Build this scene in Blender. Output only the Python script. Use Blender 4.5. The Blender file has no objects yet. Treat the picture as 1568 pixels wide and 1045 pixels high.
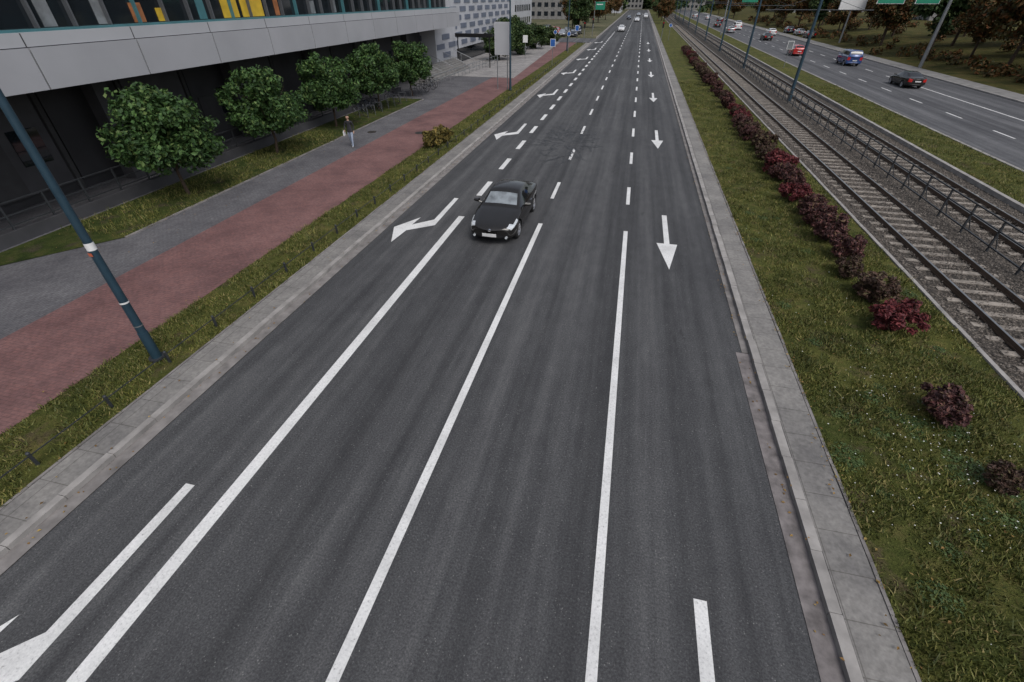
import bpy, math, random, bmesh
import numpy as np
from mathutils import Vector, Matrix
random.seed(7); rng=np.random.default_rng(7)
scene=bpy.context.scene
COL=scene.collection

# ------------------------------------------------------------------ materials
def newmat(name):
    m=bpy.data.materials.new(name); m.use_nodes=True
    nt=m.node_tree; b=nt.nodes['Principled BSDF']; return m,nt,b
def c4(c): return (c[0],c[1],c[2],1.0)
def coords(nt,scale=(1,1,1)):
    tc=nt.nodes.new('ShaderNodeTexCoord'); mp=nt.nodes.new('ShaderNodeMapping')
    mp.inputs['Scale'].default_value=scale
    nt.links.new(tc.outputs['Object'],mp.inputs['Vector']); return mp.outputs['Vector']
def noise(nt,vec,s,d=5,r=.55):
    n=nt.nodes.new('ShaderNodeTexNoise'); n.inputs['Scale'].default_value=s
    n.inputs['Detail'].default_value=d; n.inputs['Roughness'].default_value=r
    nt.links.new(vec,n.inputs['Vector']); return n.outputs['Fac']
def ramp(nt,fac,stops):
    r=nt.nodes.new('ShaderNodeValToRGB'); e=r.color_ramp.elements
    e[0].position=stops[0][0]; e[0].color=c4(stops[0][1])
    e[1].position=stops[-1][0]; e[1].color=c4(stops[-1][1])
    for p,c in stops[1:-1]:
        k=e.new(p); k.color=c4(c)
    nt.links.new(fac,r.inputs['Fac']); return r.outputs['Color']
def mix(nt,a,b,fac=1.0,mode='MULTIPLY'):
    m=nt.nodes.new('ShaderNodeMixRGB'); m.blend_type=mode
    for i,v in ((0,fac),(1,a),(2,b)):
        if hasattr(v,'node'): nt.links.new(v,m.inputs[i])
        elif i==0: m.inputs[0].default_value=v
        else: m.inputs[i].default_value=c4(v)
    return m.outputs['Color']
def bump(nt,b,h,st=.4,dist=.02):
    k=nt.nodes.new('ShaderNodeBump'); k.inputs['Strength'].default_value=st; k.inputs['Distance'].default_value=dist
    nt.links.new(h,k.inputs['Height']); nt.links.new(k.outputs['Normal'],b.inputs['Normal'])
def simple(name,col,rough=.7,metal=0,var=.15,s=3,spec=.5,bmp=0,coat=0):
    m,nt,b=newmat(name); v=coords(nt)
    n=noise(nt,v,s,6)
    lo=tuple(x*(1-var) for x in col); hi=tuple(min(1,x*(1+var)) for x in col)
    nt.links.new(ramp(nt,n,[(.3,lo),(.7,hi)]),b.inputs['Base Color'])
    b.inputs['Roughness'].default_value=rough; b.inputs['Metallic'].default_value=metal
    b.inputs['Specular IOR Level'].default_value=spec
    b.inputs['Coat Weight'].default_value=coat; b.inputs['Coat Roughness'].default_value=.05
    if bmp: bump(nt,b,noise(nt,v,s*12,4),bmp,.01)
    return m

def asphalt(name,dark,light,worn=True):
    m,nt,b=newmat(name); v=coords(nt)
    g=noise(nt,v,30,8,.8)
    col=ramp(nt,g,[(.38,dark),(.55,tuple((a+c)/2 for a,c in zip(dark,light))),(.66,light)])
    # traffic-worn bands that run along the lanes
    st=noise(nt,coords(nt,(1.0,.012,1)),1.15,3,.6)
    col=mix(nt,col,ramp(nt,st,[(.36,(.68,.68,.69)),(.5,(1.0,1.0,1.0)),(.64,(1.36,1.35,1.33))]))
    st3=noise(nt,coords(nt,(1.0,.05,1)),3.2,6,.65)
    col=mix(nt,col,ramp(nt,st3,[(.3,(.80,.80,.81)),(.7,(1.22,1.22,1.20))]))
    mid=noise(nt,coords(nt,(1,.5,1)),2.6,8,.7)
    col=mix(nt,col,ramp(nt,mid,[(.3,(.84,.84,.85)),(.7,(1.16,1.16,1.15))]))
    big=noise(nt,v,.13,3)
    col=mix(nt,col,ramp(nt,big,[(.3,(.88,.88,.89)),(.7,(1.14,1.14,1.13))]))
    # oil drip stains
    oil=noise(nt,coords(nt,(1,.3,1)),1.1,5,.7)
    col=mix(nt,col,ramp(nt,oil,[(.26,(.55,.54,.53)),(.36,(1,1,1))]))
    vo=nt.nodes.new('ShaderNodeTexVoronoi'); vo.inputs['Scale'].default_value=17; nt.links.new(v,vo.inputs['Vector'])
    sp=ramp(nt,vo.outputs['Distance'],[(.08,(1,1,1)),(.22,(0,0,0))])
    sel=ramp(nt,noise(nt,v,7,3,.7),[(.48,(.12,.12,.12)),(.62,(.8,.8,.8))])
    col=mix(nt,col,(.23,.23,.225),mix(nt,sp,sel),'MIX')
    nt.links.new(col,b.inputs['Base Color'])
    b.inputs['Roughness'].default_value=.85; b.inputs['Specular IOR Level'].default_value=.3
    bump(nt,b,g,.45,.012)
    return m
def grassmat(name,a,bc,c,s=2.0,bare=None):
    m,nt,b=newmat(name); v=coords(nt)
    n=noise(nt,v,s,8,.7); n2=noise(nt,v,.45,4); n3=noise(nt,v,30,5,.7)
    col=ramp(nt,n,[(.3,a),(.5,bc),(.68,c)])
    col=mix(nt,col,ramp(nt,n2,[(.3,(.72,.8,.7)),(.7,(1.3,1.2,1.1))]))
    if bare: col=mix(nt,col,bare,ramp(nt,noise(nt,v,1.1,6,.65),[(.54,(0,0,0)),(.64,(.8,.8,.8))]),'MIX')
    col=mix(nt,col,ramp(nt,n3,[(.3,(.45,.45,.45)),(.7,(1.5,1.5,1.4))]))
    nt.links.new(col,b.inputs['Base Color']); b.inputs['Roughness'].default_value=.95
    b.inputs['Specular IOR Level'].default_value=.1
    bump(nt,b,n3,.8,.05); return m
def leafmat(name,stops,rough=.6,patch=(.9,.6,1.35),warm=.9):
    m,nt,b=newmat(name)
    g=nt.nodes.new('ShaderNodeNewGeometry')
    col=ramp(nt,g.outputs['Random Per Island'],stops)
    v=coords(nt); n=noise(nt,v,patch[0],5,.65); lo,hi=patch[1],patch[2]
    col=mix(nt,col,ramp(nt,n,[(.32,(lo,lo*1.02,lo)),(.68,(hi,hi*.93,hi*warm))]))
    nt.links.new(col,b.inputs['Base Color']); b.inputs['Roughness'].default_value=rough
    b.inputs['Specular IOR Level'].default_value=.25
    return m
def bricks(name,c1,c2,mort,bw,bh,ms=.01,rot=0,rough=.9,off=(0,0,0),bo=.5):
    m,nt,b=newmat(name)
    tc=nt.nodes.new('ShaderNodeTexCoord'); mp=nt.nodes.new('ShaderNodeMapping')
    mp.inputs['Rotation'].default_value=(0,0,rot); mp.inputs['Location'].default_value=off; nt.links.new(tc.outputs['Object'],mp.inputs['Vector'])
    t=nt.nodes.new('ShaderNodeTexBrick'); nt.links.new(mp.outputs['Vector'],t.inputs['Vector'])
    t.offset=bo
    t.inputs['Color1'].default_value=c4(c1); t.inputs['Color2'].default_value=c4(c2); t.inputs['Mortar'].default_value=c4(mort)
    t.inputs['Scale'].default_value=1; t.inputs['Brick Width'].default_value=bw; t.inputs['Row Height'].default_value=bh
    t.inputs['Mortar Size'].default_value=ms
    v=coords(nt); n=noise(nt,v,.5,7,.7); n2=noise(nt,v,14,4)
    col=mix(nt,t.outputs['Color'],ramp(nt,n,[(.3,(.66,.66,.68)),(.7,(1.3,1.3,1.27))]))
    col=mix(nt,col,ramp(nt,n2,[(.3,(.8,.8,.8)),(.7,(1.2,1.2,1.2))]))
    nt.links.new(col,b.inputs['Base Color']); b.inputs['Roughness'].default_value=rough; b.inputs['Specular IOR Level'].default_value=.25
    return m

M={}
M['asphalt']=asphalt('asphalt',(.030,.031,.034),(.108,.109,.114))
M['asphalt2']=asphalt('asphalt_far',(.060,.061,.067),(.115,.116,.124))
def paintmat():
    m,nt,b=newmat('road_paint'); v=coords(nt)
    n=noise(nt,v,22,6,.75); n2=noise(nt,v,1.3,3)
    col=ramp(nt,n,[(.32,(.28,.28,.28)),(.42,(.62,.62,.62)),(.7,(.78,.78,.77))])
    col=mix(nt,col,ramp(nt,n2,[(.3,(.80,.80,.80)),(.6,(1,1,1))]))
    nt.links.new(col,b.inputs['Base Color']); b.inputs['Roughness'].default_value=.7; return m
M['paint']=paintmat()
M['grass']=grassmat('grass_ground',(.030,.038,.013),(.070,.078,.024),(.120,.105,.045),2.0,(.085,.066,.042))
M['grassdry']=grassmat('grass_dry',(.030,.036,.012),(.062,.060,.022),(.095,.070,.036),.6)
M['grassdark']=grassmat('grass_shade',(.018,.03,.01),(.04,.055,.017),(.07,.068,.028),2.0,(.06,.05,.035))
M['ground']=grassmat('ground_far',(.06,.065,.04),(.10,.10,.07),(.13,.12,.09),.05)
M['kerb']=simple('kerb_concrete',(.275,.262,.252),.9,0,.28,2.2,.2,.3)
M['gutter']=simple('gutter_concrete',(.19,.178,.173),.9,0,.35,2.5,.2,.3)
M['gutterR']=simple('gutter_weathered',(.165,.150,.149),.9,0,.42,3.5,.2,.3)
M['slab']=bricks('slab_paving',(.185,.178,.172),(.20,.192,.185),(.125,.118,.112),.75,1.4,.010,math.pi/2,off=(.2,.0,0),bo=0)
M['red']=bricks('red_paving',(.180,.094,.090),(.155,.086,.085),(.11,.067,.066),.2,.1,.006,0)
M['grey']=bricks('grey_paving',(.118,.115,.124),(.098,.097,.106),(.06,.06,.066),.2,.1,.006,math.pi/2)
M['light']=bricks('light_paving',(.27,.26,.255),(.23,.22,.22),(.12,.12,.12),.6,.6,.015)
def ballast():
    m,nt,b=newmat('ballast'); v=coords(nt)
    vo=nt.nodes.new('ShaderNodeTexVoronoi'); vo.inputs['Scale'].default_value=16; nt.links.new(v,vo.inputs['Vector'])
    hs=nt.nodes.new('ShaderNodeSeparateColor'); nt.links.new(vo.outputs['Color'],hs.inputs['Color'])
    col=ramp(nt,hs.outputs['Red'],[(0,(.055,.046,.038)),(.5,(.115,.098,.083)),(1,(.20,.175,.155))])
    col=mix(nt,col,ramp(nt,vo.outputs['Distance'],[(.1,(1.15,1.15,1.15)),(.6,(.3,.3,.3))]))
    col=mix(nt,col,ramp(nt,noise(nt,v,.4,4),[(.3,(.8,.78,.75)),(.7,(1.2,1.18,1.12))]))
    nt.links.new(col,b.inputs['Base Color']); b.inputs['Roughness'].default_value=.95
    bump(nt,b,vo.outputs['Distance'],.9,.04); return m
M['ballast']=ballast()
M['sleeper']=simple('sleeper_concrete',(.23,.205,.18),.9,0,.45,4,.2)
M['stone']=simple('ballast_stone',(.15,.13,.115),.9,0,.4,9,.2)
M['rail']=simple('rail_steel',(.085,.06,.045),.6,.3,.2,5)
M['railtop']=simple('rail_head',(.40,.39,.38),.3,1,.1,5)
M['darksteel']=simple('dark_steel',(.04,.044,.05),.5,.3,.2,6)
M['bluepole']=simple('blue_pole_paint',(.018,.045,.068),.45,.1,.15,4)
M['greypole']=simple('galvanised_steel',(.24,.25,.26),.5,.6,.15,5)
M['mullion']=simple('mullion_grey',(.10,.105,.115),.5,.3,.15,5)
M['white']=simple('white_enamel',(.7,.7,.7),.5,0,.05,4)
M['orange']=simple('orange_sticker',(.5,.12,.06),.6)
M['fascia']=simple('fascia_panel',(.36,.365,.39),.45,.1,.07,.4)
M['fascia2']=simple('fascia_sill',(.41,.42,.445),.45,.1,.06,.5)
M['seam']=simple('panel_seam',(.05,.05,.055),.8)
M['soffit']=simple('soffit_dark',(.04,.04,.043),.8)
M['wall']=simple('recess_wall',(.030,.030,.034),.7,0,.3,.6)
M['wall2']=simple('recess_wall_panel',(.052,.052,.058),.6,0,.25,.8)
M['glass']=simple('window_glass',(.012,.016,.02),.06,0,.3,.4,.8)
M['teal']=simple('teal_mullion',(.05,.15,.17),.45)
M['yellow']=simple('yellow_panel',(.55,.36,.03),.5,0,.2,2)
M['orangep']=simple('orange_panel',(.32,.12,.045),.5,0,.3,3)
M['greyp']=simple('grey_panel',(.16,.17,.18),.5,0,.4,2)
M['stripeW']=simple('cladding_pale',(.42,.43,.46),.6,0,.08,.6)
M['stripeB']=simple('cladding_blue_grey',(.13,.15,.20),.5,0,.15,.6)
M['concrete']=simple('concrete',(.20,.195,.19),.9,0,.25,1.2,.2,.2)
M['bark']=simple('bark',(.07,.052,.04),.95,0,.35,9,.1,.6)
M['leaf']=leafmat('maple_leaf',[(0,(.016,.040,.013)),(.5,(.036,.084,.024)),(.85,(.062,.125,.034)),(1,(.105,.155,.05))])
M['leafaut']=leafmat('autumn_leaf',[(0,(.03,.035,.012)),(.4,(.07,.06,.018)),(.7,(.12,.065,.02)),(1,(.16,.06,.022))])
M['leafdk']=leafmat('hedge_leaf',[(0,(.015,.035,.012)),(.6,(.035,.07,.02)),(1,(.08,.11,.035))])
M['shrub']=leafmat('barberry_leaf',[(0,(.030,.015,.016)),(.5,(.072,.031,.032)),(.85,(.115,.047,.044)),(1,(.13,.09,.05))],patch=(3,.6,1.3))
M['shrubbr']=leafmat('barberry_brown',[(0,(.032,.022,.016)),(.5,(.075,.042,.033)),(.85,(.105,.070,.045)),(1,(.10,.105,.045))],patch=(3,.6,1.3))
M['shrubred']=leafmat('barberry_red',[(0,(.045,.011,.015)),(.5,(.11,.022,.028)),(1,(.18,.042,.042))],patch=(3,.6,1.3))
M['shrubyel']=leafmat('yellow_green_shrub',[(0,(.05,.05,.014)),(.5,(.12,.10,.025)),(1,(.20,.15,.04))])
M['blade']=leafmat('grass_blade',[(0,(.038,.054,.013)),(.5,(.092,.112,.028)),(.82,(.155,.160,.045)),(1,(.26,.22,.10))],patch=(.8,.58,1.38),warm=.85)
M['clover']=leafmat('clover_leaf',[(0,(.03,.055,.017)),(.6,(.058,.098,.03)),(1,(.09,.135,.05))],patch=(1.5,.7,1.2))
M['flower']=simple('flower_white',(.6,.6,.56),.8)
M['fallen']=leafmat('fallen_leaf',[(0,(.10,.06,.02)),(.6,(.22,.13,.04)),(1,(.30,.22,.07))])
M['tyre']=simple('tyre_rubber',(.015,.015,.016),.85)
M['rim']=simple('alloy_rim',(.45,.45,.47),.3,.9)
M['carglass']=simple('car_glass',(.010,.012,.014),.03,0,.2,2,.8)
M['windscreen']=simple('windscreen_painted_sky',(.17,.19,.205),.04,0,.6,2.6,1.0,0,1)  # pale, patchy sky reflection put into the glass base colour
M['lamp']=simple('headlamp_lens',(.56,.59,.62),.15,.1,.25,16,.9,0,1)
M['tail']=simple('tail_lamp',(.45,.015,.012),.2,0,.1,5,.6)
M['grille']=simple('grille_black',(.010,.010,.011),.5,0,.1,3,.3)
M['gap']=simple('panel_gap',(.003,.003,.003),.9,0,.1,3,.05)
M['chrome']=simple('chrome',(.6,.6,.62),.15,1)
M['plate']=simple('number_plate',(.6,.6,.6),.5)
M['signgreen']=simple('sign_green',(.01,.20,.12),.5)
M['signblue']=simple('sign_blue',(.02,.10,.35),.5)
M['crack']=simple('bitumen_seal',(.020,.020,.021),.5)
M['iron']=simple('manhole_iron',(.045,.04,.038),.6,.4,.3,30)

# ------------------------------------------------------------------ mesh builder
class MB:
    def __init__(s): s.v=[];s.f=[];s.m=[];s.mats=[]
    def mi(s,k):
        if k not in s.mats: s.mats.append(k)
        return s.mats.index(k)
    def face(s,pts,k):
        n=len(s.v); s.v+= [tuple(p) for p in pts]; s.f.append(tuple(range(n,n+len(pts)))); s.m.append(s.mi(k))
    def box(s,x0,x1,y0,y1,z0,z1,k):
        n=len(s.v); i=s.mi(k)
        s.v+=[(x0,y0,z0),(x1,y0,z0),(x1,y1,z0),(x0,y1,z0),(x0,y0,z1),(x1,y0,z1),(x1,y1,z1),(x0,y1,z1)]
        for f in ((0,3,2,1),(4,5,6,7),(0,1,5,4),(1,2,6,5),(2,3,7,6),(3,0,4,7)):
            s.f.append(tuple(n+q for q in f)); s.m.append(i)
    def cyl(s,p0,p1,r0,r1,k,n=8,cap=True):
        p0=Vector(p0);p1=Vector(p1);d=(p1-p0).normalized()
        a=d.orthogonal().normalized(); b=d.cross(a); st=len(s.v); i=s.mi(k)
        for p,r in((p0,r0),(p1,r1)):
            for q in range(n):
                t=2*math.pi*q/n; s.v.append(tuple(p+a*math.cos(t)*r+b*math.sin(t)*r))
        for q in range(n):
            s.f.append((st+q,st+(q+1)%n,st+n+(q+1)%n,st+n+q)); s.m.append(i)
        if cap:
            s.f.append(tuple(st+q for q in reversed(range(n)))); s.m.append(i)
            s.f.append(tuple(st+n+q for q in range(n))); s.m.append(i)
    def tube(s,pts,r,k,n=6):
        for a,b in zip(pts[:-1],pts[1:]): s.cyl(a,b,r,r,k,n)
    def mesh(s,name):
        me=bpy.data.meshes.new(name); me.from_pydata(s.v,[],s.f)
        for k in s.mats: me.materials.append(M[k] if isinstance(k,str) else k)
        me.polygons.foreach_set('material_index',s.m); me.update(); return me
    def obj(s,name,parent=None,loc=(0,0,0),rz=0,smooth=False):
        me=s.mesh(name)
        if smooth: me.polygons.foreach_set('use_smooth',[True]*len(me.polygons))
        return put(me,name,parent,loc,rz)
def put(me,name,parent=None,loc=(0,0,0),rz=0,sc=None):
    o=bpy.data.objects.new(name,me); COL.objects.link(o); o.location=loc; o.rotation_euler=(0,0,rz)
    if sc: o.scale=sc
    if parent: o.parent=parent
    return o
def empty(name,loc=(0,0,0),rz=0,sc=(1,1,1)):
    o=bpy.data.objects.new(name,None); COL.objects.link(o); o.location=loc; o.rotation_euler=(0,0,rz); o.scale=sc; return o
def sheet(name,polys,z,k):
    b=MB()
    for p in polys: b.face([(x,y,z) for x,y in p],k)
    return b.obj(name)
def rect(x0,x1,y0,y1): return [(x0,y0),(x1,y0),(x1,y1),(x0,y1)]

Y0,Y1=-14,420
# ------------------------------------------------------------------ ground + roads
sheet('ground',[rect(-900,900,-60,1600)],-.06,'ground')
sheet('road',[rect(-8.9,3.68,Y0,Y1)],0,'asphalt')
sheet('road_opposite',[rect(21.0,33.6,Y0,Y1)],.02,'asphalt2')
sheet('side_road',[rect(-60,-9.0,112,124)],-.004+.02,'asphalt2')
sheet('gutter',[rect(-9.2,-8.9,Y0,Y1)],.012,'gutter')
sheet('gutter',[[(3.66,Y0),(3.98,Y0),(3.98,10.5),(3.64,10.5)]],.012,'gutterR')
sheet('gutter',[rect(3.80,3.98,10.52,Y1)],.012,'gutter')
sheet('road_edge',[rect(3.68,3.80,10.52,Y1)],.0,'asphalt')
def kerb(name,x0,x1,zt,ya,yb,step=1.0,k='kerb'):
    b=MB(); y=ya
    while y<yb:
        st=step if y<70 else step*6
        j=random.uniform(-.007,.007); zz=zt+random.uniform(-.005,.005)
        b.box(x0+j,x1+j,y+.005,y+st-.005,-.05,zz,k); y+=st
    return b.obj(name)
kerb('kerb',-9.36,-9.2,.12,Y0,110); kerb('kerb',-9.36,-9.2,.12,126,Y1)
kerb('kerb',3.98,4.16,.12,Y0,Y1)
def slab(name,x0,x1,y0,y1,z,k):
    b=MB(); b.box(x0,x1,y0,y1,-.05,z,k); return b.obj(name)
slab('kerbside_paving',-10.05,-9.37,Y0,110,.108,'slab')
slab('kerbside_paving',4.17,4.85,Y0,Y1,.108,'slab')
kerb('edging_kerb',4.86,4.92,.122,Y0,200,1.0,'gutter')
kerb('edging_kerb',-10.12,-10.06,.122,Y0,110,1.0,'gutter')
slab('grass_verge',-12.0,-10.13,Y0,110,.10,'grass')
slab('cycle_path',-15.7,-12.0,Y0,110,.108,'red')
slab('pavement',-34,-15.7,Y0,110,.104,'grey')
sheet('plaza',[[(-13.2,58),(-15.4,110),(-24,110),(-24,58)]],.118,'light')
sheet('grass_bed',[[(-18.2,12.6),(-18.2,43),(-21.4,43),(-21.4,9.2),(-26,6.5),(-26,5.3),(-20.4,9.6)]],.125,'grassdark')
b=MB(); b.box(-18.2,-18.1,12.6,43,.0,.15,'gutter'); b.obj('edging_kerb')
slab('grass_median',4.93,9.75,Y0,Y1,.10,'grass')
kerb('track_edging',9.75,9.87,.15,Y0,Y1,1.0,'kerb')
sheet('ballast_bed',[rect(9.87,17.2,Y0,Y1)],.06,'ballast')
kerb('track_edging',17.2,17.42,.26,Y0,Y1,1.0,'kerb')
slab('grass_strip',17.42,20.75,Y0,Y1,.12,'grass')
kerb('kerb',20.75,20.95,.15,Y0,Y1)
kerb('kerb',33.65,33.85,.15,Y0,Y1)
slab('footpath',33.85,36.2,Y0,Y1,.13,'concrete')
b=MB()
xs=[36.2,40,46,54,70,110]; zs=[.12,.35,1.2,2.0,2.4,2.6]
for i in range(5):
    for yy in range(-14,420,14):
        b.face([(xs[i],yy,zs[i]),(xs[i+1],yy,zs[i+1]),(xs[i+1],yy+14,zs[i+1]),(xs[i],yy+14,zs[i])],'grassdry')
b.obj('embankment',smooth=True)

# markings
b=MB(); Z=.006
def mrect(x0,x1,y0,y1,z=Z): b.face([(x0,y0,z),(x1,y0,z),(x1,y1,z),(x0,y1,z)],'paint')
AX,BX,CX=-6.32,-2.89,.57
mrect(AX-.13,AX+.13,Y0,17.8); mrect(BX-.09,BX+.09,Y0,17.8); mrect(CX-.08,CX+.08,Y0,17.8)
y=20.4
while y<150: mrect(AX-.13,AX+.13,y,y+2.1); y+=4.25
y=20.8
while y<330:
    mrect(BX-.08,BX+.08,y,y+2.4); mrect(CX-.08,CX+.08,y,y+2.4); y+=6.45
def straight(x,t):
    mrect(x-.1,x+.1,t-2.9,t)
    b.face([(x-.38,t-2.9,Z),(x,t-5.0,Z),(x+.38,t-2.9,Z)],'paint')
def turn(t):
    x=-7.24
    P=lambda L:b.face([(x+px,t+py,Z) for px,py in L],'paint')
    P([(-.1,0),(-.1,-2.65),(.14,-3.2),(.1,0)])
    P([(-.1,-2.65),(-.8,-3.35),(-.8,-3.95),(.14,-3.2)])
    P([(-.74,-2.55),(-1.42,-3.75),(-.92,-5.1),(-.8,-3.95),(-.8,-3.35)])
for k in range(8):
    t=3.8+16.05*k
    straight(2.13,t); turn(t)
b.obj('road_markings')
b=MB(); Z=.026
y=0
while y<330:
    mrect(25.1,25.24,y,y+2.4,Z); y+=6.45
mrect(29.2,29.35,Y0,66,Z)
y=68
while y<330: mrect(29.2,29.35,y,y+2.4,Z); y+=6.45
b.obj('road_markings')
b=MB()
for i in range(60):
    a=random.uniform(0,6.28); r=random.uniform(.2,1.6); cx,cy=-3.6+math.cos(a)*r*.9,31+math.sin(a)*r*2.4
    for j in range(4):
        a+=random.uniform(-.8,.8); nx,ny=cx+math.cos(a)*.35,cy+math.sin(a)*.5
        d=Vector((nx-cx,ny-cy)).normalized(); w=.032; zz=.004+i*.0001+j*.00002
        b.face([(cx-d.y*w,cy+d.x*w,zz),(cx+d.y*w,cy-d.x*w,zz),(nx+d.y*w,ny-d.x*w,zz),(nx-d.y*w,ny+d.x*w,zz)],'crack'); cx,cy=nx,ny
b.obj('road_cracks')
b=MB(); b.cyl((-13.6,31,.09),(-13.6,31,.122),.34,.34,'iron',20); b.obj('manhole_cover')
b=MB(); b.cyl((-16.9,30.5,.09),(-16.9,30.5,.122),.3,.3,'iron',20); b.obj('manhole_cover')

# ------------------------------------------------------------------ tram track
for nm,cx in(('tram_track',11.55),('tram_track',15.35)):
    b=MB(); y=Y0
    while y<190:
        b.box(cx-1.2+random.uniform(-.03,.03),cx+1.2,y,y+.22,.0,.088+random.uniform(-.016,.008),'sleeper'); y+=.68
    for sx in(-.75,.75):
        b.box(cx+sx-.06,cx+sx+.06,Y0,Y1,.085,.13,'rail'); b.box(cx+sx-.035,cx+sx+.035,Y0,Y1,.13,.235,'rail')
        b.box(cx+sx-.03,cx+sx+.03,Y0,Y1,.236,.245,'railtop')
    b.obj(nm)
b=MB()
for i in range(16000):
    x=random.uniform(9.95,17.1); y=random.uniform(4,42); r=random.uniform(.02,.05)
    c=Vector((x,y,.06+r*.4+ (.035 if random.random()<.5 else 0))); p=[c+Vector((random.uniform(.6,1)*r*math.cos(t),random.uniform(.6,1)*r*math.sin(t),0)) for t in(0,1.57,3.14,4.71)]
    top=c+Vector((0,0,r))
    for q in range(4): b.face([p[q],p[(q+1)%4],top],'sleeper' if i%6==0 else 'stone')
b.obj('ballast_stones')
b=MB(); y=3.0; xf=13.45
while y<230:
    b.box(xf-.03,xf+.03,y-.03,y+.03,.0,1.2,'darksteel')
    b.cyl((xf+.3,y,.08),(xf,y,.75),.02,.02,'darksteel',5); y+=1.75
for z in(1.2,.85,.28): b.box(xf-.025,xf+.025,3,230,z-.022,z+.022,'darksteel')
b.obj('steel_fence')
b=MB(); y=-1.4
while y<75:
    b.box(-10.465,-10.415,y-.025,y+.025,.08,.44,'darksteel'); b.cyl((-10.44,y,.44),(-10.44,y,.47),.04,.02,'darksteel',8); y+=1.62
b.box(-10.45,-10.43,-1.4,75,.36,.378,'darksteel')
b.obj('low_railing')

# ------------------------------------------------------------------ poles
def street_lamp(x,y,h=10,k='bluepole',stick=False,arm=2.0):
    b=MB(); b.cyl((0,0,.05),(0,0,.9),.115,.11,k,18); b.cyl((0,0,.9),(0,0,h),.095,.055,k,18)
    b.cyl((0,0,.1),(0,0,.14),.19,.19,'darksteel',12)
    b.cyl((0,0,h-.05),(arm,0,h+.5),.05,.04,k,8)
    b.box(arm-.1,arm+.75,-.16,.16,h+.44,h+.58,'greypole')
    if stick:
        b.cyl((0,0,3.10),(0,0,3.27),.0935,.092,'white',18,False)
        b.face([(-.05,-.0965,2.98),(.06,-.0965,2.98),(.06,-.0965,3.06),(-.05,-.0965,3.06)],'orange')
        b.cyl((0,0,1.75),(0,0,1.79),.10,.10,'white',14,False); b.cyl((0,0,1.1),(0,0,1.13),.103,.103,'greypole',14,False)
    b.obj('street_lamp',None,(x,y,.05),smooth=False)
street_lamp(-10.85,6.75,stick=True)
street_lamp(-11.6,49.5); street_lamp(-11.6,92)
def tram_pole(x,y,h=9):
    b=MB(); b.cyl((0,0,0),(0,0,.5),.17,.17,'bluepole',12); b.cyl((0,0,.5),(0,0,h),.14,.10,'bluepole',12)
    b.cyl((-4,0,6.6),(4,0,6.6),.035,.035,'darksteel',6)
    for s in(-1,1): b.cyl((s*3.4,0,6.6),(0,0,7.6),.012,.012,'darksteel',5)
    b.obj('tram_mast',None,(x,y,.05))
for i in range(9): tram_pole(13.95,50+i*24)
b=MB()
b.cyl((.5,0,0),(.5,0,5.4),.05,.05,'greypole',8); b.cyl((-.5,0,0),(-.5,0,5.4),.05,.05,'greypole',8)
b.box(-.72,.72,-.09,-.05,3.0,5.6,'stripeW')
b.box(-.62,.62,-.095,-.092,3.1,5.5,'fascia2')
b.obj('information_sign',None,(-12.5,50,.05))
def small_sign(name,x,y,h,shape,k,rz=0):
    b=MB(); b.cyl((0,0,0),(0,0,h),.035,.035,'greypole',8)
    if shape=='round': b.cyl((0,-.05,h-.3),(0,-.07,h-.3),.33,.33,'white',16); b.cyl((0,-.075,h-.3),(0,-.085,h-.3),.27,.27,k,16)
    elif shape=='rect': b.box(-.35,.35,-.07,-.05,h-.9,h,'white'); b.box(-.3,.3,-.08,-.072,h-.85,h-.05,k)
    b.obj(name,None,(x,y,.05),rz)
small_sign('traffic_sign',-11,72,3,'rect','signblue'); small_sign('traffic_sign',-10.9,88,3,'round','signblue')
small_sign('traffic_sign',-11.4,104,3.2,'rect','signblue'); small_sign('traffic_sign',-16,78,3,'rect','white')
small_sign('traffic_sign',6.3,120,3,'round','signblue'); small_sign('traffic_sign',19,75,3,'rect','greyp'); small_sign('traffic_sign',-14.3,96,2.8,'round','signblue')
b=MB()
b.cyl((0,0,0),(0,0,9),.22,.16,'greypole',12); b.cyl((0,0,7.3),(-15,0,7.6),.10,.08,'greypole',8); b.cyl((0,0,8.3),(-15,0,8.3),.10,.08,'greypole',8)
for x0,w in((-3.8,2.6),(-8.0,3.0)):
    b.box(x0,x0+w,-.2,-.14,6.7,9.2,'white'); b.box(x0+.06,x0+w-.06,-.23,-.205,6.76,9.14,'signgreen')
    for z in(8.6,8.0,7.4): b.box(x0+.3,x0+w*.7,-.25,-.235,z,z+.2,'white')
b.obj('sign_gantry',None,(36.3,79,.1))
b=MB()
b.cyl((0,0,0),(0,0,8.2),.18,.12,'greypole',10); b.cyl((0,0,7.9),(9,0,8.1),.08,.06,'greypole',8)
b.box(3,6.4,-.2,-.12,6.4,8.4,'signgreen'); b.box(3.3,5.4,-.23,-.21,7.6,7.85,'white'); b.box(3.3,5.0,-.23,-.21,7.0,7.2,'white')
b.obj('sign_gantry',None,(19.3,140,.1))
b=MB()
b.cyl((0,0,0),(0,0,6),.15,.12,'greypole',10); b.box(-2.2,2.2,-.2,.1,5.2,8.4,'white'); b.box(-2.05,2.05,-.23,-.21,6.9,8.2,'signblue')
b.obj('billboard',None,(38.5,118,.3))
b=MB()
b.cyl((0,0,0),(0,0,6.5),.1,.08,'greypole',8); b.cyl((0,0,6.3),(3.5,0,6.5),.06,.05,'greypole',8); b.box(.2,2.8,-.16,-.1,4.6,6.4,'signgreen'); b.box(.5,2.2,-.19,-.165,5.7,5.9,'white')
b.obj('direction_sign',None,(-13,160,0))
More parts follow.
